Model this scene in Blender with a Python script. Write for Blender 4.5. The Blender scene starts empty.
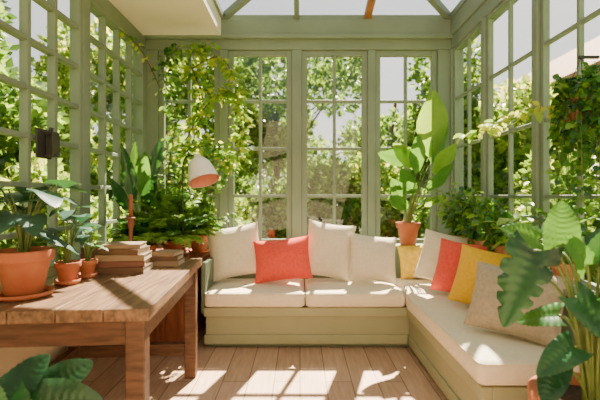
import bpy, math, random
import numpy as np
from mathutils import Vector, Matrix, noise
random.seed(7); np.random.seed(7)
V=Vector
scene=bpy.context.scene
COL=scene.collection

# ------------------------------------------------------------------ materials
def srgb(h):
    c=[int(h[i:i+2],16)/255 for i in (0,2,4)]
    return [((x+0.055)/1.055)**2.4 if x>0.04045 else x/12.92 for x in c]+[1]
def newmat(name):
    m=bpy.data.materials.new(name); m.use_nodes=True
    nt=m.node_tree; nt.nodes.clear()
    out=nt.nodes.new('ShaderNodeOutputMaterial')
    return m,nt,out
def noisecol(nt,c1,c2,scale,stretch=(1,1,1),detail=4,lo=.3,hi=.7):
    tc=nt.nodes.new('ShaderNodeTexCoord'); mp=nt.nodes.new('ShaderNodeMapping')
    mp.inputs['Scale'].default_value=stretch
    nt.links.new(tc.outputs['Object'],mp.inputs[0])
    n=nt.nodes.new('ShaderNodeTexNoise'); n.inputs['Scale'].default_value=scale; n.inputs['Detail'].default_value=detail
    nt.links.new(mp.outputs[0],n.inputs['Vector'])
    r=nt.nodes.new('ShaderNodeValToRGB'); r.color_ramp.elements[0].position=lo; r.color_ramp.elements[1].position=hi
    r.color_ramp.elements[0].color=c1; r.color_ramp.elements[1].color=c2
    nt.links.new(n.outputs['Fac'],r.inputs[0])
    return r.outputs[0],n.outputs['Fac']
def mat(name,c1,c2=None,scale=6,rough=.6,stretch=(1,1,1),bump=0,spec=.4,sheen=0,detail=4):
    m,nt,out=newmat(name); c1=srgb(c1); c2=srgb(c2) if c2 else c1
    b=nt.nodes.new('ShaderNodeBsdfPrincipled'); b.inputs['Roughness'].default_value=rough
    b.inputs['Specular IOR Level'].default_value=spec
    if sheen: b.inputs['Sheen Weight'].default_value=sheen
    col,f=noisecol(nt,c1,c2,scale,stretch,detail); nt.links.new(col,b.inputs['Base Color'])
    if bump:
        bp=nt.nodes.new('ShaderNodeBump'); bp.inputs['Strength'].default_value=bump; bp.inputs['Distance'].default_value=.01
        nt.links.new(f,bp.inputs['Height']); nt.links.new(bp.outputs[0],b.inputs['Normal'])
    nt.links.new(b.outputs[0],out.inputs[0]); return m
def leafmat(name,c1,c2,trans=.45,scale=9,rough=.42,tc=None):
    m,nt,out=newmat(name)
    b=nt.nodes.new('ShaderNodeBsdfPrincipled'); b.inputs['Roughness'].default_value=rough
    b.inputs['Specular IOR Level'].default_value=.4
    col,f=noisecol(nt,srgb(c1),srgb(c2),scale); nt.links.new(col,b.inputs['Base Color'])
    t=nt.nodes.new('ShaderNodeBsdfTranslucent')
    t.inputs['Color'].default_value=srgb(tc) if tc else srgb(c2)
    mx=nt.nodes.new('ShaderNodeMixShader'); mx.inputs[0].default_value=trans
    nt.links.new(b.outputs[0],mx.inputs[1]); nt.links.new(t.outputs[0],mx.inputs[2])
    nt.links.new(mx.outputs[0],out.inputs[0]); return m
PAINT=mat('sage_paint','72806e','7e8c7a',3,.5)
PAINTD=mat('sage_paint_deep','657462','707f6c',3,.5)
PLASTER=mat('cream_plaster','c9b89c','d4c4a9',4,.85,bump=.1)
WHITE=mat('ceiling_white','ece4d4','f2eadc',3,.8)
BENCH=mat('bench_paint','9a9b7c','a5a587',3,.55)
WOODT=mat('table_wood','452f22','6f4c37',5,.5,(1.5,10,10),bump=.25,detail=8)
WOODTOP=mat('table_top_wood','553e2f','906d50',4,.4,(14,1.3,10),bump=.3,detail=8)
WOODR=mat('red_brown_wood','5f3421','884f35',5,.5,(8,8,1.2),bump=.2)
WOODB=mat('rafter_wood','8c5a34','b27a4a',5,.5,(4,1,4))
TERRA=mat('terracotta','a05438','bc7450',7,.8,bump=.08)
TERRAP=mat('terracotta_pale','ac684a','c68a6a',9,.85,bump=.08)
SOIL=mat('soil','2a1c12','47321f',60,.95,bump=.5)
CUSH=mat('cushion_white','e4d5be','ebdec8',40,.9,bump=.05,sheen=.1)
LINEN=mat('pillow_linen','dccfba','e8dcc8',60,.92,bump=.12,sheen=.1)
CORAL=mat('pillow_coral','dd463c','e85b4a',60,.9,bump=.1,sheen=.1)
YEL=mat('pillow_yellow','e2ac12','ecbc22',60,.9,bump=.1,sheen=.1)
YELP=mat('pillow_mustard','c2a22c','dab84c',30,.9,bump=.1,detail=1)
TAUPE=mat('pillow_taupe','a39480','b3a592',60,.92,bump=.1,sheen=.2)
STEM=mat('stem_green','55682f','6f8040',10,.5)
BARK=mat('bark','4a3828','6b5540',12,.9,bump=.4)
METAL=mat('dark_metal','2b2a28','3a3936',8,.45)
SHADE=mat('lamp_white','efe9e2','f4efe9',5,.4)
SHADEIN=mat('lamp_pink','c97a66','d48a74',5,.6)
GRASS=mat('lawn','4f6b2c','7a8f45',3,.9)
PATIO=mat('patio_stone','8a7866','a29480',2,.9)
BRICK=mat('house_brick','8d6a55','a68469',9,.9)
TILE=mat('roof_tile','6d4a38','8c6550',7,.8,(1,6,1))
GRN_DD=leafmat('leaf_deep','12301b','214a2a',.08,rough=.33,tc='3e7a2c')
GRN_D=leafmat('leaf_dark','1a4024','2b5c33',.15,rough=.33,tc='4e8a30')
GRN_B=leafmat('leaf_blue','2c4c42','436858',.15,rough=.42,tc='5a8a4a')
GRN_M=leafmat('leaf_mid','2e6228','467e32',.33,tc='78aa36')
GRN_L=leafmat('leaf_light','5a882e','78a23c',.42,tc='a4c83e')
GRN_Y=leafmat('leaf_yellow','93a834','bcc850',.48,tc='d8dc54')
OUT=[leafmat('out_leaf_a','31521f','48692c',.42,tc='86ac38'),leafmat('out_leaf_b','4a702c','6c903c',.46,tc='a8c648'),leafmat('out_leaf_c','7c9642','aebc5c',.5,tc='d8dc66'),leafmat('out_leaf_d','21401e','365426',.32,tc='648f32')]
m,nt,out=newmat('window_glass')
tr=nt.nodes.new('ShaderNodeBsdfTransparent'); gl=nt.nodes.new('ShaderNodeBsdfGlossy'); gl.inputs['Roughness'].default_value=.02
tr.inputs['Color'].default_value=(.96,.98,.96,1)
mx=nt.nodes.new('ShaderNodeMixShader'); mx.inputs[0].default_value=.05
nt.links.new(tr.outputs[0],mx.inputs[1]); nt.links.new(gl.outputs[0],mx.inputs[2]); nt.links.new(mx.outputs[0],out.inputs[0]); GLASS=m
m,nt,out=newmat('roof_glass')
tr=nt.nodes.new('ShaderNodeBsdfTransparent'); df=nt.nodes.new('ShaderNodeBsdfDiffuse'); df.inputs['Color'].default_value=(.5,.56,.58,1)
tr.inputs['Color'].default_value=(.72,.79,.82,1)
mx=nt.nodes.new('ShaderNodeMixShader'); mx.inputs[0].default_value=.08
nt.links.new(tr.outputs[0],mx.inputs[1]); nt.links.new(df.outputs[0],mx.inputs[2]); nt.links.new(mx.outputs[0],out.inputs[0]); RGLASS=m
# floor planks
m,nt,out=newmat('floor_planks')
b=nt.nodes.new('ShaderNodeBsdfPrincipled'); b.inputs['Roughness'].default_value=.5
tc=nt.nodes.new('ShaderNodeTexCoord'); mp=nt.nodes.new('ShaderNodeMapping'); mp.inputs['Rotation'].default_value=(0,0,math.pi/2)
nt.links.new(tc.outputs['Object'],mp.inputs[0])
br=nt.nodes.new('ShaderNodeTexBrick'); br.inputs['Scale'].default_value=1
br.inputs['Brick Width'].default_value=2.4; br.inputs['Row Height'].default_value=.155; br.inputs['Mortar Size'].default_value=.003
br.inputs['Color1'].default_value=srgb('b8977f'); br.inputs['Color2'].default_value=srgb('c8a890'); br.inputs['Mortar'].default_value=srgb('785c4a')
nt.links.new(mp.outputs[0],br.inputs['Vector'])
col,f=noisecol(nt,(.80,.76,.72,1),(1.05,1.05,1.05,1),5,(9,1,1),8)
mm=nt.nodes.new('ShaderNodeMixRGB'); mm.blend_type='MULTIPLY'; mm.inputs[0].default_value=1
nt.links.new(br.outputs['Color'],mm.inputs[1]); nt.links.new(col,mm.inputs[2]); nt.links.new(mm.outputs[0],b.inputs['Base Color'])
bp=nt.nodes.new('ShaderNodeBump'); bp.inputs['Strength'].default_value=.4; bp.inputs['Distance'].default_value=.004; bp.invert=True
nt.links.new(br.outputs['Fac'],bp.inputs['Height']); nt.links.new(bp.outputs[0],b.inputs['Normal'])
nt.links.new(b.outputs[0],out.inputs[0]); FLOOR=m

# ------------------------------------------------------------------ mesh builder
class MB:
    def __init__(s): s.v=[];s.f=[];s.m=[];s.sm=[];s.mats=[]
    def mi(s,mt):
        if mt not in s.mats: s.mats.append(mt)
        return s.mats.index(mt)
    def add(s,vs,fs,mt,smooth=False,M=None):
        o=len(s.v); i=s.mi(mt)
        for p in vs:
            p=V(p)
            if M is not None: p=M@p
            s.v.append(tuple(p))
        for f in fs: s.f.append(tuple(o+k for k in f)); s.m.append(i); s.sm.append(smooth)
    def box(s,a,b,mt,M=None):
        x0,y0,z0=a;x1,y1,z1=b
        vs=[(x0,y0,z0),(x1,y0,z0),(x1,y1,z0),(x0,y1,z0),(x0,y0,z1),(x1,y0,z1),(x1,y1,z1),(x0,y1,z1)]
        s.add(vs,[(0,3,2,1),(4,5,6,7),(0,1,5,4),(1,2,6,5),(2,3,7,6),(3,0,4,7)],mt,False,M)
    def beam(s,p0,p1,w,h,mt):
        p0=V(p0);p1=V(p1);d=(p1-p0);L=d.length;d.normalize()
        up=V((0,0,1)) if abs(d.z)<.95 else V((0,1,0))
        sd=d.cross(up).normalized();n=sd.cross(d)
        M=Matrix((sd,d,n)).transposed().to_4x4(); M.translation=p0
        s.box((-w/2,0,-h/2),(w/2,L,h/2),mt,M)
    def lathe(s,prof,c,mt,n=28,M=None,cap=True):
        vs=[];fs=[]
        for r,z in prof:
            for k in range(n):
                a=2*math.pi*k/n; vs.append((c[0]+r*math.cos(a),c[1]+r*math.sin(a),c[2]+z))
        for i in range(len(prof)-1):
            for k in range(n):
                k2=(k+1)%n; fs.append((i*n+k,i*n+k2,(i+1)*n+k2,(i+1)*n+k))
        if cap: fs.append(tuple(range(n-1,-1,-1)))
        s.add(vs,fs,mt,True,M)
    def disc(s,c,r,mt,n=24):
        s.add([(c[0]+r*math.cos(2*math.pi*k/n),c[1]+r*math.sin(2*math.pi*k/n),c[2]) for k in range(n)],[tuple(range(n))],mt)
    def tube(s,pts,r0,r1,mt,n=6):
        pts=[V(p) for p in pts];vs=[];fs=[]
        for i,p in enumerate(pts):
            d=(pts[min(i+1,len(pts)-1)]-pts[max(i-1,0)]).normalized()
            up=V((0,0,1)) if abs(d.z)<.9 else V((1,0,0))
            a=d.cross(up).normalized();b2=d.cross(a); r=r0+(r1-r0)*i/(len(pts)-1)
            for k in range(n):
                t=2*math.pi*k/n; vs.append(p+a*r*math.cos(t)+b2*r*math.sin(t))
        for i in range(len(pts)-1):
            for k in range(n):
                k2=(k+1)%n; fs.append((i*n+k,i*n+k2,(i+1)*n+k2,(i+1)*n+k))
        fs.append(tuple(range(n-1,-1,-1))); fs.append(tuple(range((len(pts)-1)*n,len(pts)*n)))
        s.add(vs,fs,mt,True)
    def obj(s,name,bevel=0,parent=None,seg=2,lim=None):
        if lim: s.v=[(min(max(x,-1.375),1.345),min(y,3.62),z) for x,y,z in s.v]
        me=bpy.data.meshes.new(name); me.from_pydata(s.v,[],s.f)
        for mt in s.mats: me.materials.append(mt)
        me.polygons.foreach_set('material_index',s.m); me.polygons.foreach_set('use_smooth',s.sm); me.update()
        o=bpy.data.objects.new(name,me); COL.objects.link(o)
        if bevel:
            md=o.modifiers.new('bevel','BEVEL'); md.width=bevel; md.segments=seg; md.limit_method='ANGLE'
        if parent: o.parent=parent
        return o
def empty(name):
    o=bpy.data.objects.new(name,None); COL.objects.link(o); return o
def curve(p0,p1,sag=0,n=8,mid=None):
    p0=V(p0);p1=V(p1); out=[]
    m_=V(mid) if mid is not None else (p0+p1)/2+V((0,0,sag))
    for i in range(n+1):
        t=i/n; out.append(p0*(1-t)**2+m_*2*t*(1-t)+p1*t*t)
    return out
def leaf(mb,base,d,L,W,mt,droop=.15,shape='ell',fold=.18,roll=0,n=10,side=None,nrm=None,veins=0):
    base=V(base);d=V(d).normalized()
    if nrm is not None:
        sd=d.cross(V(nrm))
        if sd.length<.05: sd=V((1,0,0))
        sd.normalize()
    elif side is None:
        up=V((0,0,1)) if abs(d.z)<.93 else V((0,-1,0)); sd=d.cross(up).normalized()
    else:
        sd=V(side); sd=(sd-d*sd.dot(d)).normalized()
    nn=sd.cross(d)
    if roll:
        R=Matrix.Rotation(roll,3,d); sd=R@sd; nn=R@nn
    if veins: n=44
    K=4 if veins else 2
    ph=random.random()*6
    vs=[];fs=[]
    for i in range(n+1):
        t=i/n
        back=0
        if shape=='ell': w=math.sin(math.pi*min(1,t**.85))**.75
        elif shape=='lance': w=math.sin(math.pi*t**.6)**.9
        else:
            w=max(0,(1-t))**.7*(1+.55*t)*(.86+.14*min(1,t*6))
            back=.20*max(0,1-t*2.6)
        c=base+d*L*t-V((0,0,1))*droop*L*t*t
        for j in range(-K,K+1):
            s_=j/K; a=abs(s_); e=W/2*w
            if shape=='mon':
                for tk in (.22,.4,.58,.74):
                    q=(t-tk-.05*(1 if s_>0 else 0))/.022
                    e_=1-.42*math.exp(-q*q); 
                    if a>.55: e=min(e,W/2*w*(e_+(1-e_)*(1-(a-.55)/.45)))
            if i==n: e=0.0006
            wav=.028*L*math.sin(i/n*9+ph+(1.5 if s_>0 else 0))*a*a*min(1,w) if n>6 else 0
            vein=veins*.0022*math.sin(2*math.pi*(t*9-a*1.6))*min(1,a*3)*min(1,w*1.5) if veins else 0
            curl=fold*e*(a-.75*a*a)*1.6
            vs.append(c+sd*e*s_+nn*(curl+wav+vein)-d*L*back*a**1.5)
    R=2*K+1
    for i in range(n):
        for k in range(2*K): a=i*R+k; fs.append((a,a+1,a+R+1,a+R))
    mb.add(vs,fs,mt,True)
def sleaf(mb,p,d,L,W,mt,nrm=None):
    p=V(p);d=V(d).normalized(); r=V((random.gauss(0,1),random.gauss(0,1),random.gauss(0,1)+1.2)) if nrm is None else V(nrm)
    s=d.cross(r)
    if s.length<1e-4: s=V((1,0,0))
    s.normalize(); n=s.cross(d)
    vs=[p,p+d*L*.22-s*W*.42+n*W*.1,p+d*L*.5-s*W*.48+n*W*.1,p+d*L*.8-s*W*.24,p+d*L-n*L*.14,p+d*L*.8+s*W*.24,p+d*L*.5+s*W*.48+n*W*.1,p+d*L*.22+s*W*.42+n*W*.1,p+d*L*.5]
    mb.add(vs,[(0,1,2,8),(8,2,3,4),(8,4,5,6),(0,8,6,7)],mt,True)
def rnd3(): 
    v=V((random.gauss(0,1),random.gauss(0,1),random.gauss(0,1))); return v.normalized()
def pot(mb,c,r,h,mt=TERRA,saucer=True):
    z0=0
    if saucer:
        mb.lathe([(r*.8,0),(r*1.0,.006),(r*1.04,.022),(r*.98,.022),(r*.85,.01)],c,mt); z0=.011
    p=[(r*.62,z0),(r*.66,z0+.004),(r*.9,h*.76),(r*.92,h*.77),(r*1.03,h*.775),(r*1.04,h*.79),(r*1.06,h*.97),(r*1.04,h),(r*.95,h),(r*.92,h*.96),(r*.9,h*.86)]
    mb.lathe(p,c,mt,32); mb.disc((c[0],c[1],c[2]+h*.88),r*.92,SOIL)
def leafy(mb,pts,n,size,mats,spread=.05,ratio=.75,stem=.004,smt=None):
    mb.tube(pts,stem,stem*.5,smt or STEM,5)
    for i in range(n):
        t=random.random()*(len(pts)-1.001); k=int(t); p=V(pts[k]).lerp(V(pts[k+1]),t-k)
        d=rnd3(); d.z=d.z*.6-.1
        q=p+d*spread*random.random()
        L=size*random.uniform(.6,1.2)
        sleaf(mb,q,d+V((0,0,-.3)),L,L*ratio,random.choice(mats))

# ------------------------------------------------------------------ room shell
XL,XR,YB,YF=-1.42,1.39,3.70,-1.2
H=2.57
mb=MB(); mb.box((XL-.15,YF-.12,-.08),(XR+.15,YB+.15,0),FLOOR); mb.obj('floor')
def window(name,p0,p1,z0,z1,cols,rows,fw=.045,mw=.02,dep=.045):
    p0=V((p0[0],p0[1],0));p1=V((p1[0],p1[1],0));d=(p1-p0);L=d.length;d.normalize();n=V((-d.y,d.x,0))
    M=Matrix((d,n,V((0,0,1)))).transposed().to_4x4();M.translation=p0
    m=MB()
    m.box((0,-dep/2,z0),(fw,dep/2,z1),PAINT,M); m.box((L-fw,-dep/2,z0),(L,dep/2,z1),PAINT,M)
    m.box((fw,-dep/2,z0),(L-fw,dep/2,z0+fw),PAINT,M); m.box((fw,-dep/2,z1-fw),(L-fw,dep/2,z1),PAINT,M)
    for i in range(1,cols):
        x=fw+(L-2*fw)*i/cols; m.box((x-mw/2,-dep*.35,z0+fw),(x+mw/2,dep*.35,z1-fw),PAINT,M)
    for z in rows: m.box((fw,-dep*.33,z-mw/2),(L-fw,dep*.33,z+mw/2),PAINT,M)
    m.add([(fw,0,z0+fw),(L-fw,0,z0+fw),(L-fw,0,z1-fw),(fw,0,z1-fw)],[(0,1,2,3)],GLASS,False,M)
    return m.obj(name,.003,seg=1)
wn=0
T=.12; TS=.065
ZS=.66; ZT=2.46
m=MB(); m.box((XL-T,YB,0),(XR+T,YB+T,ZS),PAINT); m.box((XL-T,YB-.02,ZT),(XR+T,YB+T,H),PAINT)
m.box((XL-T,YB-.045,H),(XR+T,YB+T,2.73),PAINT); m.box((XL,YB-.07,H-.02),(XR,YB-.02,H+.015),PAINT)
units=[(-1.31,-.745),(-.665,-.075),(.015,.625),(.695,1.27)]
edges=[XL-T]+[e for u in units for e in u]+[XR+T]
for i in range(0,len(edges),2):
    m.box((edges[i],YB-.015,ZS),(edges[i+1],YB+.08,ZT),PAINT)
m.obj('wall_back',.004,seg=1)
for u in units:
    wn+=1; window('window_%d'%wn,(u[0],YB+.03),(u[1],YB+.03),ZS,ZT,2,[1.11,1.55,1.99],.05,.028)
m=MB(); m.box((XL-T,YF,0),(XL,YB,.62),PLASTER); m.box((XL-T,YF,.62),(XL+.03,YB,.66),PAINTD); m.box((XL-T,YF,ZT),(XL,YB,H),PAINT)
ys=[3.70,2.64,1.58,.52,-.54]
for y in ys: m.box((XL-TS,y-.03 if y<3.7 else y-.05,.66),(XL+.01,y+.03 if y<3.7 else y,ZT),PAINT)
m.box((XL-T,YF,.66),(XL,-.54,ZT),PLASTER)
m.obj('wall_left',.004,seg=1)
for i in range(4):
    wn+=1; window('window_%d'%wn,(XL-.03,ys[i+1]+.03),(XL-.03,ys[i]-(.03 if i else .05)),.66,ZT,4,[.66+.257*k for k in range(1,7)],.035,.028,.07)
m=MB(); m.box((XR,YF,0),(XR+T,YB,.62),PLASTER); m.box((XR-.03,YF,.62),(XR+T,YB,.66),PAINT); m.box((XR,YF,ZT),(XR+T,YB,H),PAINT)
m.box((XR-.015,YF,H),(XR+T,YB-.045,2.73),PAINT)
ys=[3.70,3.03,2.36,1.69,1.02,.35,-.32]
for y in ys: m.box((XR-.01,y-.028 if y<3.7 else y-.05,.66),(XR+TS,y+.028 if y<3.7 else y,ZT),PAINT)
m.box((XR,YF,.66),(XR+T,-.32,ZT),PLASTER)
m.obj('wall_right',.004,seg=1)
for i in range(6):
    wn+=1; window('window_%d'%wn,(XR+.03,ys[i]-(.028 if i else .05)),(XR+.03,ys[i+1]+.028),.66,ZT,2,[1.11,1.55,1.99],.03,.022,.04)
m=MB(); m.box((XL-T,YF-T,0),(XR+T,YF,2.73),PLASTER); m.obj('wall_front')
XC=-.72
m=MB(); m.box((XL-T,YF,H),(XC,YB-.045,H+.05),WHITE); m.box((XC-.05,YF,H+.05),(XC,YB-.045,2.73),WHITE); m.obj('ceiling')
m=MB(); P=.25; hw=(XR-XC)/2; xr=(XR+XC)/2; zr=2.73+P*hw+.02
A=V((XC,YB,2.75));B=V((XR,YB,2.75));R=V((xr,YB-hw,zr));R2=V((xr,YF,zr));C=V((XC,YF,2.75));D=V((XR,YF,2.75))
for a,b_ in ((A,R),(B,R),(R,R2)): m.beam(a,b_,.05,.06,PAINT)
for a,b_ in ((A,B),(A,C),(B,D)): m.beam(a,b_,.05,.05,PAINT)
for x,mt in ((-.03,PAINT),(.62,WOODB)):
    t=min(x-XC,XR-x); m.beam((x,YB,2.75),(x,YB-t,2.75+P*t),.045 if mt==PAINT else .06,.06,mt)
for y in (2.95,2.3,1.6,.9,.2,-.5):
    t=min(YB-y,hw)
    m.beam((XC,y,2.75),(XC+t,y,2.75+P*t),.035,.05,PAINT); m.beam((XR,y,2.75),(XR-t,y,2.75+P*t),.035,.05,PAINT)
for q in ((A,B,R),(A,R,R2,C),(B,D,R2,R)):
    m.add([p+V((0,0,.035)) for p in q],[tuple(range(len(q)))],RGLASS)
m.obj('roof_lantern')

# ------------------------------------------------------------------ corner bench
bench=empty('corner_bench')
m=MB()
m.box((-.69,2.93,.03),(1.35,3.60,.29),BENCH); m.box((.80,1.73,.03),(1.35,2.95,.29),BENCH)
m.box((-.69,2.955,0),(1.35,3.6,.06),PAINTD); m.box((.825,1.75,0),(1.35,2.95,.06),PAINTD)
m.box((-.70,2.905,.235),(.80,2.95,.30),BENCH); m.box((.775,1.70,.235),(.82,2.95,.30),BENCH)
m.box((.82,1.70,.235),(1.35,1.74,.30),BENCH)
m.box((-.70,2.915,.03),(.785,2.95,.10),BENCH); m.box((.785,1.71,.03),(.82,2.915,.10),BENCH)
m.obj('base',.006,bench)
m=MB()
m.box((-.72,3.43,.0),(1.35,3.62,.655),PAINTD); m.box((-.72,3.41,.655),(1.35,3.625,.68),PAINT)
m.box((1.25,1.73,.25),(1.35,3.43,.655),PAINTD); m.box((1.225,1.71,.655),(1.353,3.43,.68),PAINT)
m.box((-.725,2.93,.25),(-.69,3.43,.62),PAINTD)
m.obj('backrest',.006,bench)
def cushion(nm,a,b_):
    m=MB(); x0,y0,z0=a;x1,y1,z1=b_
    vs=[];fs=[]; r=.035
    def ring(ins,z):
        pts=[];
        for cx,cy,a0 in ((x1-r,y1-r,0),(x0+r,y1-r,90),(x0+r,y0+r,180),(x1-r,y0+r,270)):
            for k in range(6):
                t=math.radians(a0+90*k/5); pts.append((cx+(r-ins)*math.cos(t),cy+(r-ins)*math.sin(t),z))
        return pts
    zs=[]
    for k in range(7):
        t=math.pi/2*k/6; zs.append((.035*(1-math.sin(t)),z0+.035*(1-math.cos(t))))
    top=[(.035*(1-math.cos(math.pi/2*k/6)),z1-.035*(1-math.sin(math.pi/2*k/6))) for k in range(7)]
    rings=[ring(i_,z_) for i_,z_ in zs+top]
    n=24
    for rg in rings: vs+=rg
    for i in range(len(rings)-1):
        for k in range(n): k2=(k+1)%n; fs.append((i*n+k,i*n+k2,(i+1)*n+k2,(i+1)*n+k))
    fs.append(tuple(range(n-1,-1,-1)))
    c=V(((x0+x1)/2,(y0+y1)/2,z1)); base=(len(rings)-1)*n
    prev=base
    for j,(s_,dz) in enumerate(((.93,.006),(.75,.012),(.4,.016))):
        o=len(vs)
        for k in range(n):
            p=V(vs[base+k]); q=c+(p-c)*s_; 
            q.z=z1+dz+.004*noise.noise(q*6); vs.append(tuple(q))
        for k in range(n): k2=(k+1)%n; fs.append((prev+k,prev+k2,o+k2,o+k))
        prev=o
    fs.append(tuple(prev+k for k in range(n)))
    m.add(vs,fs,CUSH,True)
    for zz in (z0+.016,z1-.012):
        pts=ring(.006,zz); pts.append(pts[0]); m.tube(pts,.0045,.0045,CUSH,5)
    m.obj(nm,0,bench)
CZ0,CZ1=.302,.412
cushion('seat_cushion_1',(-.695,2.885,CZ0),(.035,3.425,CZ1))
cushion('seat_cushion_2',(.04,2.885,CZ0),(.765,3.425,CZ1))
cushion('seat_cushion_3',(.77,2.885,CZ0),(1.245,3.425,CZ1))
cushion('seat_cushion_4',(.757,1.69,CZ0),(1.245,2.88,CZ1))

def pillow(name,w,h,t,x,y,yaw,tilt,roll,mt,z=.432,seed=0):
    N=20; M=MB(); vs=[];idx={}
    def pt(u,v,s):
        ex=1-.07*(1-v*v)**1; ez=1-.07*(1-u*u)
        X=w/2*u*ex; Z=h/2*v*ez
        th=t/2*((1-u**4)*(1-v**4))**.6*(1-.35*(u*u*.5+v*v*.5))
        wr=noise.noise(V((u*2.2+seed,v*2.2,seed*1.3)))*.018*(1-u*u)*(1-v*v)
        cr=noise.noise(V((u*1.2+seed*2,v*5,3)))*.010*(1-v*v*.2)*(1-u**4)*(1-v**4)
        return (X,s*(th+wr+cr),Z)
    for s in (-1,1):
        for i in range(N+1):
            for j in range(N+1):
                if s==1 and (i in(0,N) or j in(0,N)): idx[(s,i,j)]=idx[(-1,i,j)]; continue
                idx[(s,i,j)]=len(vs); vs.append(pt(math.sin(math.pi/2*(2*i/N-1)),math.sin(math.pi/2*(2*j/N-1)),s))
    fs=[]
    for s in (-1,1):
        for i in range(N):
            for j in range(N):
                f=(idx[(s,i,j)],idx[(s,i+1,j)],idx[(s,i+1,j+1)],idx[(s,i,j+1)])
                fs.append(f if s==-1 else f[::-1])
    M.add(vs,fs,mt,True)
    b=[idx[(-1,i,0)] for i in range(N)]+[idx[(-1,N,j)] for j in range(N)]+[idx[(-1,i,N)] for i in range(N,0,-1)]+[idx[(-1,0,j)] for j in range(N,0,-1)]
    M.tube([vs[k] for k in b]+[vs[b[0]]],.0035,.0035,mt,5)
    o=M.obj(name)
    R=Matrix.Rotation(math.radians(yaw),4,'Z')@Matrix.Rotation(math.radians(-tilt),4,'X')@Matrix.Rotation(math.radians(roll),4,'Y')
    zmin=min((R@V(v)).z for v in vs)
    R.translation=V((x,y,z-zmin-.006)); o.matrix_world=R
    return o
pillow('throw_pillow',.43,.42,.15,-.53,3.27,6,14,-9,LINEN,seed=1)
pillow('throw_pillow',.45,.34,.15,-.14,3.17,-6,20,-7,CORAL,seed=2)
pillow('throw_pillow',.39,.45,.14,.235,3.27,-4,12,8,LINEN,seed=3)
pillow('throw_pillow',.38,.37,.14,.58,3.18,6,20,7,LINEN,seed=4)
pillow('throw_pillow',.28,.28,.11,.965,3.31,-12,18,-6,YELP,seed=5)
pillow('throw_pillow',.40,.39,.12,1.10,3.05,-40,18,8,LINEN,seed=6)
pillow('throw_pillow',.36,.37,.12,1.10,2.74,-44,18,5,CORAL,seed=7)
pillow('throw_pillow',.37,.36,.13,1.11,2.40,-44,20,7,YEL,seed=8)
pillow('throw_pillow',.42,.34,.14,1.06,1.97,-38,26,5,TAUPE,seed=9)

# ------------------------------------------------------------------ table
tab=empty('wooden_table'); ang=math.radians(4.5)
TM=Matrix.Translation((-.53,1.41,0))@Matrix.Rotation(ang,4,'Z')
tw=.80; tl=1.13; tz=.72
m=MB()
for i in range(5):
    a=-tw+tw*i/5; m.box((a+.0015,0,tz-.045),(a+tw/5-.0015,tl,tz),WOODTOP,TM)
m.obj('top',.004,tab)
m=MB()
m.box((-tw+.05,.04,tz-.14),(-.05,.065,tz-.045),WOODT,TM); m.box((-tw+.05,tl-.065,tz-.14),(-.05,tl-.04,tz-.045),WOODT,TM)
m.box((-.065,.05,tz-.14),(-.04,tl-.05,tz-.045),WOODT,TM); m.box((-tw+.04,.05,tz-.14),(-tw+.065,tl-.05,tz-.045),WOODT,TM)
m.obj('apron',.003,tab)
k=0
for x in (-tw+.06,-.06):
    for y in (.06,tl-.06):
        k+=1; m=MB(); m.box((x-.034,y-.034,0),(x+.034,y+.034,tz-.045),WOODT,TM); m.obj('leg_%d'%k,.005,tab)
m=MB(); m.box((-tw+.093,tl-.085,.14),(-.093,tl-.04,.21),WOODT,TM); m.box((-tw+.04,.093,.14),(-tw+.085,tl-.093,.21),WOODT,TM); m.obj('stretcher',.003,tab)

# plant cabinet behind table
m=MB()
m.box((-1.37,2.80,.05),(-.80,3.60,.60),WOODR)
for i in range(4): 
    a=-1.37+.143*i; m.box((a+.004,2.785,.07),(a+.139,2.80,.57),WOODR)
m.box((-1.375,2.77,.60),(-.76,3.61,.635),WOODR); m.box((-1.37,2.785,0),(-.80,2.81,.06),WOODR); m.box((-1.37,3.5,0),(-.80,3.6,.06),WOODR)
m.obj('plant_cabinet',.004)

# ------------------------------------------------------------------ table-top things
def potted(name,c,r,h,fn,pm=TERRA,saucer=True):
    m=MB(); pot(m,c,r,h,pm,saucer); fn(m,V((c[0],c[1],c[2]+h*.88))); return m.obj(name,lim=True)
def broad(spec,shape='heart',mats=(GRN_B,),droop=.25,stem=.004):
    def f(m,c):
        for s in spec:
            p=c+V(s[0:3]); d=V(s[3:6])
            m.tube(curve(c+V((s[0]*.1,s[1]*.1,-.02)),p,0,8,c+V((s[0]*.35,s[1]*.35,s[2]*.75))),stem,stem*.7,STEM,6)
            leaf(m,p,d,s[6],s[7],random.choice(mats),droop,shape,.15,random.uniform(-.25,.25),14)
    return f
def rosette(n,hmin,hmax,rad,L,W,mats,shape='heart',droop=.3,stem=.0035):
    sp=[]
    for i in range(n):
        a=2.4*i+random.random()*.5; r=rad*random.uniform(.3,1); z=random.uniform(hmin,hmax)
        l=L*random.uniform(.75,1.15)
        sp.append((r*math.cos(a),r*math.sin(a),z,math.cos(a),math.sin(a)-.35,random.uniform(-.4,.7),l,l*W))
    return broad(sp,shape,mats,droop,stem)
potted('potted_rubber_plant',(-1.09,1.58,tz),.10,.185,rosette(20,.06,.29,.15,.135,.8,(GRN_B,GRN_B,GRN_D)))
potted('potted_pilea',(-1.045,1.80,tz),.052,.10,rosette(14,.08,.26,.08,.09,.8,(GRN_B,GRN_D)))
potted('potted_peperomia',(-1.03,1.94,tz),.042,.085,rosette(12,.06,.22,.05,.06,.8,(GRN_B,GRN_M)))
BK=[mat('book_brown','5f4334','70523f'),mat('book_tan','8a705a','9a8068'),mat('book_red','6a4034','784c3e'),mat('book_cream','b09f84','bbac92')]
PAGE=mat('book_pages','b8a888','c8b89a',40,.9,(1,1,12))
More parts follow.
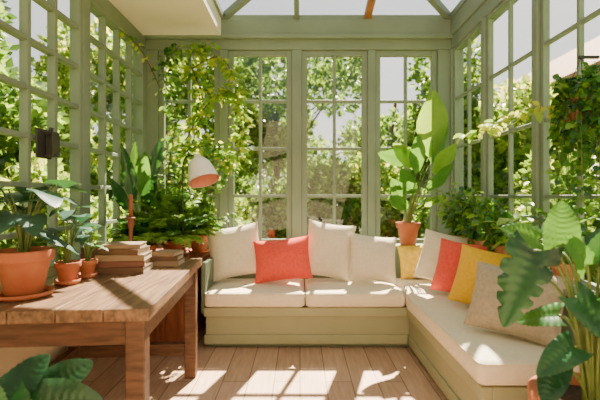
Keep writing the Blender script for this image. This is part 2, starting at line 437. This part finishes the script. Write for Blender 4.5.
def books(name,x,y,sizes,rot0):
    m=MB(); z=tz
    for i,(w,l,h,c) in enumerate(sizes):
        M=Matrix.Translation((x,y,z))@Matrix.Rotation(math.radians(rot0+random.uniform(-8,8)),4,'Z')
        m.box((-w/2,-l/2,0),(w/2,l/2,.003),BK[c],M); m.box((-w/2,-l/2,h-.003),(w/2,l/2,h),BK[c],M)
        m.box((-w/2+.004,-l/2+.004,.003),(w/2-.004,l/2-.001,h-.003),PAGE,M); m.box((-w/2,-l/2,.003),(w/2,-l/2+.004,h-.003),BK[c],M)
        z+=h
    m.obj(name,.001,seg=1)
books('book_stack',-.92,2.10,[(.25,.17,.034,0),(.23,.17,.03,2),(.24,.16,.032,1),(.21,.15,.03,0),(.19,.14,.022,1)],4)
books('book_stack',-.76,2.30,[(.16,.14,.03,1),(.15,.14,.026,0),(.14,.13,.022,1)],-6)
books('book_stack',-1.15,2.32,[(.2,.15,.04,1),(.19,.15,.035,2),(.18,.14,.03,0)],10)
m=MB(); m.lathe([(.045,0),(.045,.012),(.018,.03),(.012,.06),(.02,.09),(.012,.12),(.011,.2),(.02,.235),(.016,.25),(.026,.26),(.026,.27),(.0,.27)],(-.985,2.33,tz),WOODR)
m.lathe([(.011,0),(.011,.13),(.0,.135)],(-.985,2.33,tz+.27),mat('candle_rust','8f4a34','9f5840'),12); m.obj('candlestick')

SY=-.165
m=MB(); m.box((-1.41,2.345+SY-.05,1.32),(-1.40,2.42+SY,1.48),METAL); m.box((-1.40,2.35+SY,1.33),(-1.35,2.415+SY,1.342),METAL); m.box((-1.40,2.35+SY,1.455),(-1.35,2.415+SY,1.467),METAL)
m.box((-1.358,2.35+SY,1.342),(-1.35,2.415+SY,1.455),METAL); m.box((-1.40,2.365+SY,1.342),(-1.358,2.40+SY,1.455),METAL); m.lathe([(.012,0),(.012,.025)],(-1.378,2.38+SY,1.467),METAL,10)
m.obj('wall_sconce',.002)

# lamp
m=MB(); m.lathe([(.07,0),(.07,.012),(.015,.02),(.0,.022)],(-.83,2.86,.635),METAL)
pts=curve((-.83,2.86,.64),(-.86,2.93,1.32),0,8,(-.84,2.86,1.0))+curve((-.86,2.93,1.32),(-.735,2.86,1.385),0,6,(-.85,2.93,1.45))[1:]
m.tube(pts,.006,.006,METAL,8)
M=Matrix.Translation((-.73,2.85,1.38))@Matrix.Rotation(math.radians(-20),4,'Y')@Matrix.Rotation(math.radians(-16),4,'X')
m.lathe([(.0,.03),(.018,.03),(.025,.0),(.05,-.01),(.078,-.05),(.094,-.11),(.108,-.175),(.111,-.18)],(0,0,0),SHADE,32,M)
m.lathe([(.107,-.18),(.104,-.175),(.090,-.11),(.074,-.055),(.047,-.018),(.0,-.012)],(0,0,0),SHADEIN,32,M,False)
m.lathe([(.0,-.13),(.02,-.12),(.028,-.095),(.02,-.06),(.012,-.02)],(0,0,0),SHADE,16,M,False)
m.obj('desk_lamp')

# ------------------------------------------------------------------ left corner plants
m=MB(); pot(m,(-1.08,3.44,.635),.11,.2)
def vine(pts,n,size,mats,sp=.07): 
    leafy(m,[V(p) for p in pts],n,size,mats,sp,.62,.005,BARK)
YG=(GRN_L,GRN_Y,GRN_M,GRN_L)
def poly(pts,n=6):
    o=[]
    for i in range(len(pts)-1):
        a=V(pts[max(i-1,0)]);b=V(pts[i]);c=V(pts[i+1]);d=V(pts[min(i+2,len(pts)-1)])
        for k in range(n):
            t=k/n; o.append(.5*((2*b)+(c-a)*t+(2*a-5*b+4*c-d)*t*t+(3*b-a-3*c+d)*t**3))
    o.append(V(pts[-1])); return o
vine(poly([(-1.08,3.44,.8),(-1.15,3.5,1.3),(-1.1,3.52,1.8),(-1.2,3.5,2.2),(-1.05,3.48,2.42)]),300,.06,(GRN_M,GRN_L,GRN_D),.09)
vine(poly([(-1.1,3.44,.8),(-1.0,3.5,1.4),(-.85,3.5,1.9),(-.95,3.45,2.3),(-.8,3.42,2.4)]),330,.062,YG,.10)
vine(poly([(-1.0,3.5,1.6),(-.8,3.45,1.9),(-.6,3.42,2.0),(-.52,3.4,1.9),(-.5,3.4,1.6),(-.58,3.4,1.35)]),330,.068,(GRN_Y,GRN_L,GRN_L),.09)
vine(poly([(-.95,3.45,2.2),(-.72,3.42,2.3),(-.6,3.4,2.2),(-.52,3.38,2.0)]),120,.06,(GRN_Y,GRN_L),.07)
vine(poly([(-1.0,3.45,1.5),(-.8,3.4,1.55),(-.66,3.35,1.5),(-.6,3.3,1.3)]),190,.06,YG,.09)
vine(poly([(-1.2,3.5,2.0),(-1.3,3.3,2.3),(-1.34,3.0,2.35)]),40,.045,YG,.05)
m.obj('climbing_vine',lim=True)
def paddle(m,c,spec,mats,stem=.008,droop=.12,veins=1):
    for s in spec:
        b=V(s[0:3]);t=V(s[3:6]);d=t-b
        m.tube(curve(c,b,0,10,V((c.x*.5+b.x*.5,c.y*.5+b.y*.5,c.z*.25+b.z*.75))),stem,stem*.5,STEM,7)
        leaf(m,b,d,d.length,s[6],mats[int(s[7])],droop,'ell',.3,0,14,side=(1,s[8] if len(s)>8 else .2,0),veins=veins)
m=MB(); c=(-1.24,3.10,.635); pot(m,c,.10,.18); c=V((c[0],c[1],.8))
paddle(m,c,[(-1.26,3.05,1.05,-1.33,3.0,1.55,.10,0),(-1.22,3.1,1.1,-1.17,3.02,1.50,.10,1),(-1.2,3.05,1.0,-1.05,2.92,1.32,.09,0),(-1.28,3.05,.95,-1.36,2.85,1.3,.09,0),(-1.3,3.15,1.1,-1.34,3.25,1.62,.09,1),(-1.15,3.1,.95,-1.0,2.95,1.2,.09,1),(-1.2,3.2,1.2,-1.13,3.25,1.62,.10,0)],(GRN_D,GRN_M))
m.obj('potted_strelitzia',lim=True)
def fern(name,c,r,h,n,Lf,mats):
    m=MB(); pot(m,c,r,h); b=V((c[0],c[1],c[2]+h*.85))
    for i in range(n):
        a=2.399*i; el=random.uniform(.3,1.45); L=Lf*random.uniform(.7,1.15)
        d=V((math.cos(a)*math.cos(el),math.sin(a)*math.cos(el)-.1,math.sin(el)))
        e=b+d*L; e.z-=.28*L*math.cos(el)
        pts=curve(b,e,0,16,b+d*L*.6+V((0,0,.1*L)))
        m.tube(pts,.0022,.001,STEM,4)
        mt=random.choice(mats)
        for k in range(2,17):
            p=pts[k]; t=(pts[k]-pts[k-1]).normalized(); s=t.cross(V((0,0,1)))
            if s.length<.05: s=V((1,0,0))
            s.normalize(); l=.055*math.sin(math.pi*(k+.5)/18)+.012
            for sg in (-1,1):
                for oo in (0,.5):
                    nr=V((random.gauss(0,.4),-.5+random.gauss(0,.4),.8))
                    sleaf(m,p-t*(L/16)*oo,s*sg+t*.5+V((0,0,random.uniform(-.3,.15))),l,l*.34,mt,nr)
    return m.obj(name,lim=True)
fern('potted_fern',(-.95,3.03,.635),.10,.15,95,.46,(GRN_M,GRN_L,GRN_L))
fern('potted_fern',(-1.10,2.86,.635),.075,.13,50,.30,(GRN_M,GRN_L))
m=MB(); pot(m,(-.86,3.40,.635),.085,.15)
for i in range(26):
    a=random.random()*6.28; r=random.uniform(.05,.26)
    leafy(m,curve((-.86,3.40,.76),(-.84+r*math.cos(a),3.36+.5*r*math.sin(a),random.uniform(.9,1.3)),.06),26,.055,(GRN_M,GRN_L,GRN_M),.05)
m.obj('potted_shrub',lim=True)

# floor plant bottom left
m=MB(); c=(-.84,1.02,0); pot(m,c,.15,.26); c=V((c[0],c[1],.23))
for s in [(-.75,1.0,.50,-.63,.98,.53,.14),(-.72,1.08,.55,-.57,1.11,.57,.14),(-.80,1.08,.56,-.73,1.14,.67,.14),(-.87,1.05,.54,-1.0,1.05,.64,.14),(-.82,1.0,.56,-.86,.92,.46,.15),(-.74,1.14,.55,-.64,1.2,.63,.13),(-.76,.96,.46,-.69,.85,.37,.14),(-.77,1.05,.57,-.70,1.0,.47,.13),(-.71,1.02,.47,-.61,1.0,.37,.13),(-.90,1.1,.56,-1.03,1.12,.51,.14),(-.80,1.02,.58,-.80,1.0,.67,.12)]:
    b=V(s[0:3]);t=V(s[3:6]);d=t-b
    m.tube(curve(c,b,0,8,(c.x*.6+b.x*.4,c.y*.6+b.y*.4,c.z*.2+b.z*.8)),.005,.004,STEM,6)
    leaf(m,b,d,d.length*1.15,s[6],GRN_DD,.15,'heart',.15,random.uniform(-.3,.3),14,nrm=(random.uniform(-.3,.3),-.75,.7),veins=1)
m.obj('potted_philodendron')

# ------------------------------------------------------------------ right corner plants
m=MB(); c=(.95,3.515,.68); pot(m,c,.10,.2,TERRA,False); c=V((.95,3.515,.86))
paddle(m,c,[(1.13,3.5,1.45,1.15,3.42,2.10,.27,1,.1),(1.02,3.5,1.42,.66,3.38,1.52,.18,0,.2),(1.03,3.5,1.35,.78,3.36,1.60,.15,1,.2),
 (1.15,3.45,1.3,1.31,3.35,1.60,.17,1,.3),(1.1,3.45,1.15,1.26,3.3,1.42,.15,0,.3),(.98,3.45,1.12,.84,3.33,1.38,.14,0,.2),(1.15,3.5,1.4,1.28,3.5,1.85,.15,0,.1),
 (.93,3.45,1.0,.74,3.35,1.14,.12,0),(1.08,3.45,1.02,1.2,3.3,1.16,.13,1),(1.0,3.45,1.3,1.0,3.38,1.68,.14,0,.1),(.9,3.5,1.05,.78,3.42,1.30,.12,0)],(GRN_M,GRN_L))
m.obj('potted_banana_plant',lim=True)
def bushy(name,c,r,h,n,rad,hh,size,mats,k=18,skew=(-.06,0)):
    m=MB(); pot(m,c,r,h,TERRAP,False); b=V((c[0],c[1],c[2]+h*.85))
    for i in range(n):
        a=2.4*i; q=rad*random.uniform(.2,1)
        e=b+V((q*math.cos(a)+skew[0],q*math.sin(a)+skew[1],random.uniform(.25,1)*hh))
        e.x=min(e.x,1.30)
        leafy(m,curve(b,e,.05),k,size,mats,.04,.6)
    return m.obj(name,lim=True)
bushy('potted_herb',(1.285,3.2,.68),.055,.12,20,.15,.46,.055,(GRN_M,GRN_L,GRN_D),24)
bushy('potted_herb',(1.285,2.9,.68),.055,.12,18,.14,.40,.06,(GRN_D,GRN_M,GRN_L),24)
bushy('potted_herb',(1.285,2.58,.68),.055,.12,18,.14,.36,.06,(GRN_M,GRN_L,GRN_M),24)
potted('potted_pothos',(1.285,2.26,.68),.055,.11,rosette(18,.02,.28,.13,.13,.6,(GRN_M,GRN_L)),TERRAP,False)
potted('potted_pothos',(1.285,1.95,.68),.055,.11,rosette(16,.02,.24,.13,.13,.6,(GRN_D,GRN_M)),TERRAP,False)

# hanging ivy on right wall
m=MB(); bx,by,bz=1.265,1.80,1.42
m.lathe([(.05,0),(.07,.02),(.08,.12),(.085,.13),(.075,.13),(.07,.1)],(bx,by,bz),WOODR,20); m.disc((bx,by,bz+.11),.075,SOIL)
m.beam((XR-.005,by,bz+.32),(bx-.01,by,bz+.32),.012,.012,METAL)
for a in (0,2.1,4.2): m.tube([(bx+.08*math.cos(a),by+.08*math.sin(a),bz+.13),(bx,by,bz+.32)],.002,.002,METAL,4)
for i in range(84):
    a=random.random()*6.28; r=random.uniform(.06,.11); up=random.random()<.42
    e=V((min(bx+r*math.cos(a),1.34),by+r*math.sin(a)*1.1,bz+(random.uniform(.08,.27) if up else -random.uniform(.0,.42))))
    leafy(m,curve((bx,by,bz+.1),e,.0,8,(min(bx+r*1.3*math.cos(a),1.34),by+r*1.3*math.sin(a),bz+.18)),36,.036,(GRN_D,GRN_M,GRN_M,GRN_L),.03,.85,.002)
leafy(m,poly([(bx,by,bz+.1),(1.17,1.9,1.54),(1.03,2.05,1.49),(.90,2.2,1.45)]),110,.055,(GRN_Y,GRN_Y,GRN_L),.035,.6,.003)
m.obj('hanging_ivy',lim=True)

# big monstera bottom right
m=MB(); 
m.lathe([(.12,0),(.13,.01),(.165,.37),(.18,.375),(.185,.47),(.175,.48),(.16,.48),(.155,.42)],(.94,1.28,0),TERRA,36); m.disc((.94,1.28,.44),.157,SOIL)
c=V((.94,1.28,.44))
spec=[((.76,1.30,.94),(.64,1.26,.74),.165,'mon',GRN_DD,(-.5,-.9,.25)),
((.85,1.30,.96),(.87,1.33,1.13),.12,'heart',GRN_M,(-.2,-1,.3)),
((.80,1.34,.97),(.68,1.36,1.03),.10,'heart',GRN_M,(0,-.8,.6)),
((.98,1.30,.90),(1.02,1.25,1.08),.13,'heart',GRN_D,(-.2,-1,.2)),
((.86,1.25,.80),(.95,1.18,.68),.12,'heart',GRN_D,(.1,-.9,.5)),
((.85,1.24,.65),(.71,1.20,.60),.10,'heart',GRN_D,(0,-.7,.8)),
((.95,1.22,.84),(1.08,1.15,.78),.13,'mon',GRN_D,(.1,-.7,.7)),
((.82,1.38,.84),(.72,1.46,.84),.10,'heart',GRN_D,(0,-.6,.8)),
((.92,1.42,.92),(.94,1.52,1.05),.11,'heart',GRN_M,(0,-1,.5)),
((1.03,1.36,.93),(1.14,1.42,1.02),.13,'heart',GRN_D,(0,-.8,.5)),
((.98,1.2,.70),(1.02,1.10,.60),.12,'heart',GRN_D,(0,-.9,.6)),
((.86,1.33,.72),(.77,1.42,.69),.10,'heart',GRN_M,(0,-.7,.7)),
((.90,1.26,.90),(.82,1.24,1.02),.09,'heart',GRN_M,(.2,-1,.2)),
((.97,1.24,.80),(1.01,1.18,.93),.11,'heart',GRN_D,(.2,-1,.3)),
((.82,1.28,.57),(.73,1.2,.50),.10,'heart',GRN_DD,(0,-.7,.8)),
((1.04,1.22,.66),(1.12,1.14,.62),.12,'heart',GRN_M,(0,-.8,.6))]
for b,t,w,sh,mt,nr in spec:
    b=V(b);t=V(t);d=t-b
    m.tube(curve(c+V(((b.x-c.x)*.15,(b.y-c.y)*.15,-.02)),b,0,12,(c.x*.75+b.x*.25,c.y*.75+b.y*.25,b.z)),.0065,.0045,STEM,8)
    leaf(m,b,d,d.length,w,mt,.16,sh,.25,0,16,nrm=nr,veins=1.2)
m.obj('potted_monstera')

# ------------------------------------------------------------------ garden
m=MB(); m.box((-30,-25,-.2),(30,40,-.1),GRASS); m.obj('garden_ground')
m=MB(); m.box((-3,YB+.2,-.1),(3.5,6.9,-.06),PATIO); m.obj('garden_patio')
def leafmesh(name,blobs,n,size,mats,zmin=0):
    w=np.array([b[3]*b[5]+b[4]*b[5] for b in blobs]);w=w/w.sum()
    bi=np.random.choice(len(blobs),n,p=w); B=np.array(blobs)[bi]
    d=np.random.normal(size=(n,3)); d/=np.linalg.norm(d,axis=1)[:,None]
    rr=np.random.uniform(.55,1.05,n)**.7
    c=B[:,:3]+d*B[:,3:]*rr[:,None]; c[:,2]=np.maximum(c[:,2],zmin+np.random.random(n)*.1)
    u=np.random.normal(size=(n,3))+d*.6; u/=np.linalg.norm(u,axis=1)[:,None]
    r=np.random.normal(size=(n,3)); s=np.cross(u,r); s/=np.linalg.norm(s,axis=1)[:,None]; nn=np.cross(s,u)
    L=(size*np.random.uniform(.6,1.3,n))[:,None]; W=L*.32
    v=np.stack([c,c+u*L*.45-s*W+nn*W*.25,c+u*L,c+u*L*.45+s*W+nn*W*.25],1).reshape(-1,3)
    i=np.arange(n)*4
    f=np.concatenate([np.stack([i,i+1,i+2],1),np.stack([i,i+2,i+3],1)],0)
    me=bpy.data.meshes.new(name); me.vertices.add(len(v)); me.vertices.foreach_set('co',v.ravel())
    me.loops.add(f.size); me.loops.foreach_set('vertex_index',f.ravel().astype(np.int32))
    me.polygons.add(len(f)); me.polygons.foreach_set('loop_start',np.arange(len(f),dtype=np.int32)*3)
    for mt in mats: me.materials.append(mt)
    mi=np.random.choice(len(mats),n); me.polygons.foreach_set('material_index',np.concatenate([mi,mi]).astype(np.int32))
    me.update(calc_edges=True); me.validate(); return me
def place(name,me,loc,rz=0,s=1):
    o=bpy.data.objects.new(name,me); COL.objects.link(o); o.location=loc; o.rotation_euler=(0,0,rz); o.scale=(s,s,s); return o
sh1=leafmesh('shrub_a',[(0,0,.6,.9,.7,.7),(.5,.2,1.1,.6,.5,.6),(-.5,0,1.0,.6,.6,.6)],5000,.13,[OUT[0],OUT[1],OUT[3]],-.1)
sh2=leafmesh('shrub_b',[(0,0,.5,.8,.7,.6),(.3,.1,1.3,.5,.5,.7),(-.4,.1,.9,.6,.5,.6)],4500,.12,[OUT[1],OUT[2],OUT[0]],-.1)
def tree(name,loc,h,r,mats,n,rz=0,s=1):
    bl=[(random.uniform(-r,r)*.8,random.uniform(-r,r)*.8,h+random.uniform(-.9,.65)*r,r*.42,r*.42,r*.34) for _ in range(12)]
    me=leafmesh(name,bl,n,.15,mats,0)
    t=MB(); t.tube([(0,0,-.1),(.06,0,h*.4),(0,.05,h*.8),(.1,0,h*1.05)],.1,.04,BARK,8)
    for b in bl[:6]: t.tube([(0,.03,h*.6),((b[0])*.5,b[1]*.5,h*.8),(b[0],b[1],b[2])],.045,.015,BARK,6)
    tk=t.obj('trunk'); cn=bpy.data.objects.new('canopy',me); COL.objects.link(cn)
    e=empty(name); tk.parent=e; cn.parent=e; e.location=loc; e.rotation_euler=(0,0,rz)
A_=[OUT[0],OUT[1],OUT[3]];B_=[OUT[1],OUT[2],OUT[0]]
tree('garden_tree',(-3.4,8.6,0),3.1,1.8,B_,9500)
tree('garden_tree',(-.6,9.6,0),3.3,1.9,A_,12000)
tree('garden_tree',(2.0,8.8,0),3.0,1.7,A_,10500)
tree('garden_tree',(3.9,6.8,0),2.8,1.15,B_,5500)
tree('garden_tree',(-4.8,4.6,0),3.0,1.9,[OUT[0],OUT[3],OUT[1]],15000)
tree('garden_tree',(-4.4,1.6,0),2.9,1.8,[OUT[0],OUT[3],OUT[1]],14000)
tree('garden_tree',(-7,7.6,0),3.6,2.4,[OUT[0],OUT[3],OUT[1]],15000)
for i,(x,y,s) in enumerate([(-2.9,6.6,1),(-1.7,7.4,1.1),(-.7,7.0,.9),(1.5,7.4,1.0),(2.7,6.7,1.1),(3.8,6.2,1),(-3.4,5.2,1),(-3.5,3.9,1),(-3.4,2.6,1),(-3.2,1.5,.9),(-1.9,5.5,.75),(-.9,5.9,.6),(2.3,5.6,.75),(3.0,4.9,.9),(3.1,3.6,.9),(3.0,2.4,.9),(3.0,1.4,.8),(-2.6,4.4,.8),(.5,8.0,1.1),(-4.5,6.5,1.2),(4.2,7.4,1.1),(4.0,9.4,1.4)]):
    place('garden_shrub',(sh1,sh2)[i%2],(x,y,-.1),i*1.3,s)
hd=leafmesh('hedge',[(x,0,z,.7,.5,.7) for x in np.arange(-6,6.1,.9) for z in (.5,1.4,2.2)],12000,.17,[OUT[0],OUT[1],OUT[3]],-.1)
place('garden_hedge',hd,(-1.6,12.6,0)); 
place('garden_hedge',hd,(-10,3,0),math.pi/2)
# neighbouring house seen through the right-hand panes
m=MB(); m.box((5.6,6.2,-.1),(10.5,16,3.5),BRICK)
m.add([(5.2,5.8,3.4),(5.2,16.4,3.4),(8.05,16.4,5.4),(8.05,5.8,5.4),(10.9,5.8,3.4),(10.9,16.4,3.4)],[(0,1,2,3),(3,2,5,4),(0,3,4),(1,5,2)],TILE)
m.box((5.12,5.8,3.28),(5.24,16.4,3.42),WOODB)
for y in (6.9,8.8,11,13.4): 
    m.box((5.52,y,1.3),(5.6,y+1.1,2.8),WHITE); m.box((5.50,y+.08,1.38),(5.53,y+.52,2.72),METAL); m.box((5.50,y+.58,1.38),(5.53,y+1.02,2.72),METAL)
m.obj('garden_house')

# ------------------------------------------------------------------ light, world, camera
az=math.radians(16); el=math.radians(52)
tosun=V((math.sin(az)*math.cos(el),math.cos(az)*math.cos(el),math.sin(el)))
sl=bpy.data.lights.new('sun','SUN'); sl.energy=52; sl.angle=math.radians(.6); sl.color=(1,.83,.60)
so=bpy.data.objects.new('sun',sl); COL.objects.link(so); so.rotation_euler=(-tosun).to_track_quat('-Z','Y').to_euler()
w=bpy.data.worlds.new('sky'); scene.world=w; w.use_nodes=True; nt=w.node_tree; nt.nodes.clear()
o=nt.nodes.new('ShaderNodeOutputWorld'); bg=nt.nodes.new('ShaderNodeBackground'); sk=nt.nodes.new('ShaderNodeTexSky')
sk.sky_type='NISHITA'; sk.sun_disc=False; sk.sun_elevation=el; sk.sun_rotation=az; sk.air_density=1.0; sk.dust_density=3; sk.ozone_density=.6
mxc=nt.nodes.new('ShaderNodeMixRGB'); mxc.inputs[0].default_value=.6; mxc.inputs[2].default_value=(8.5,7.8,6.5,1)
nt.links.new(sk.outputs[0],mxc.inputs[1]); nt.links.new(mxc.outputs[0],bg.inputs[0]); bg.inputs[1].default_value=.21; nt.links.new(bg.outputs[0],o.inputs[0])
cd=bpy.data.cameras.new('camera'); cd.sensor_width=36; cd.lens=24; cd.shift_y=-5/600; cd.clip_start=.02
cd.dof.use_dof=True; cd.dof.focus_distance=2.3; cd.dof.aperture_fstop=2.2
co=bpy.data.objects.new('camera',cd); COL.objects.link(co); co.location=(0,0,1.12); co.rotation_euler=(math.pi/2,0,0)
scene.camera=co
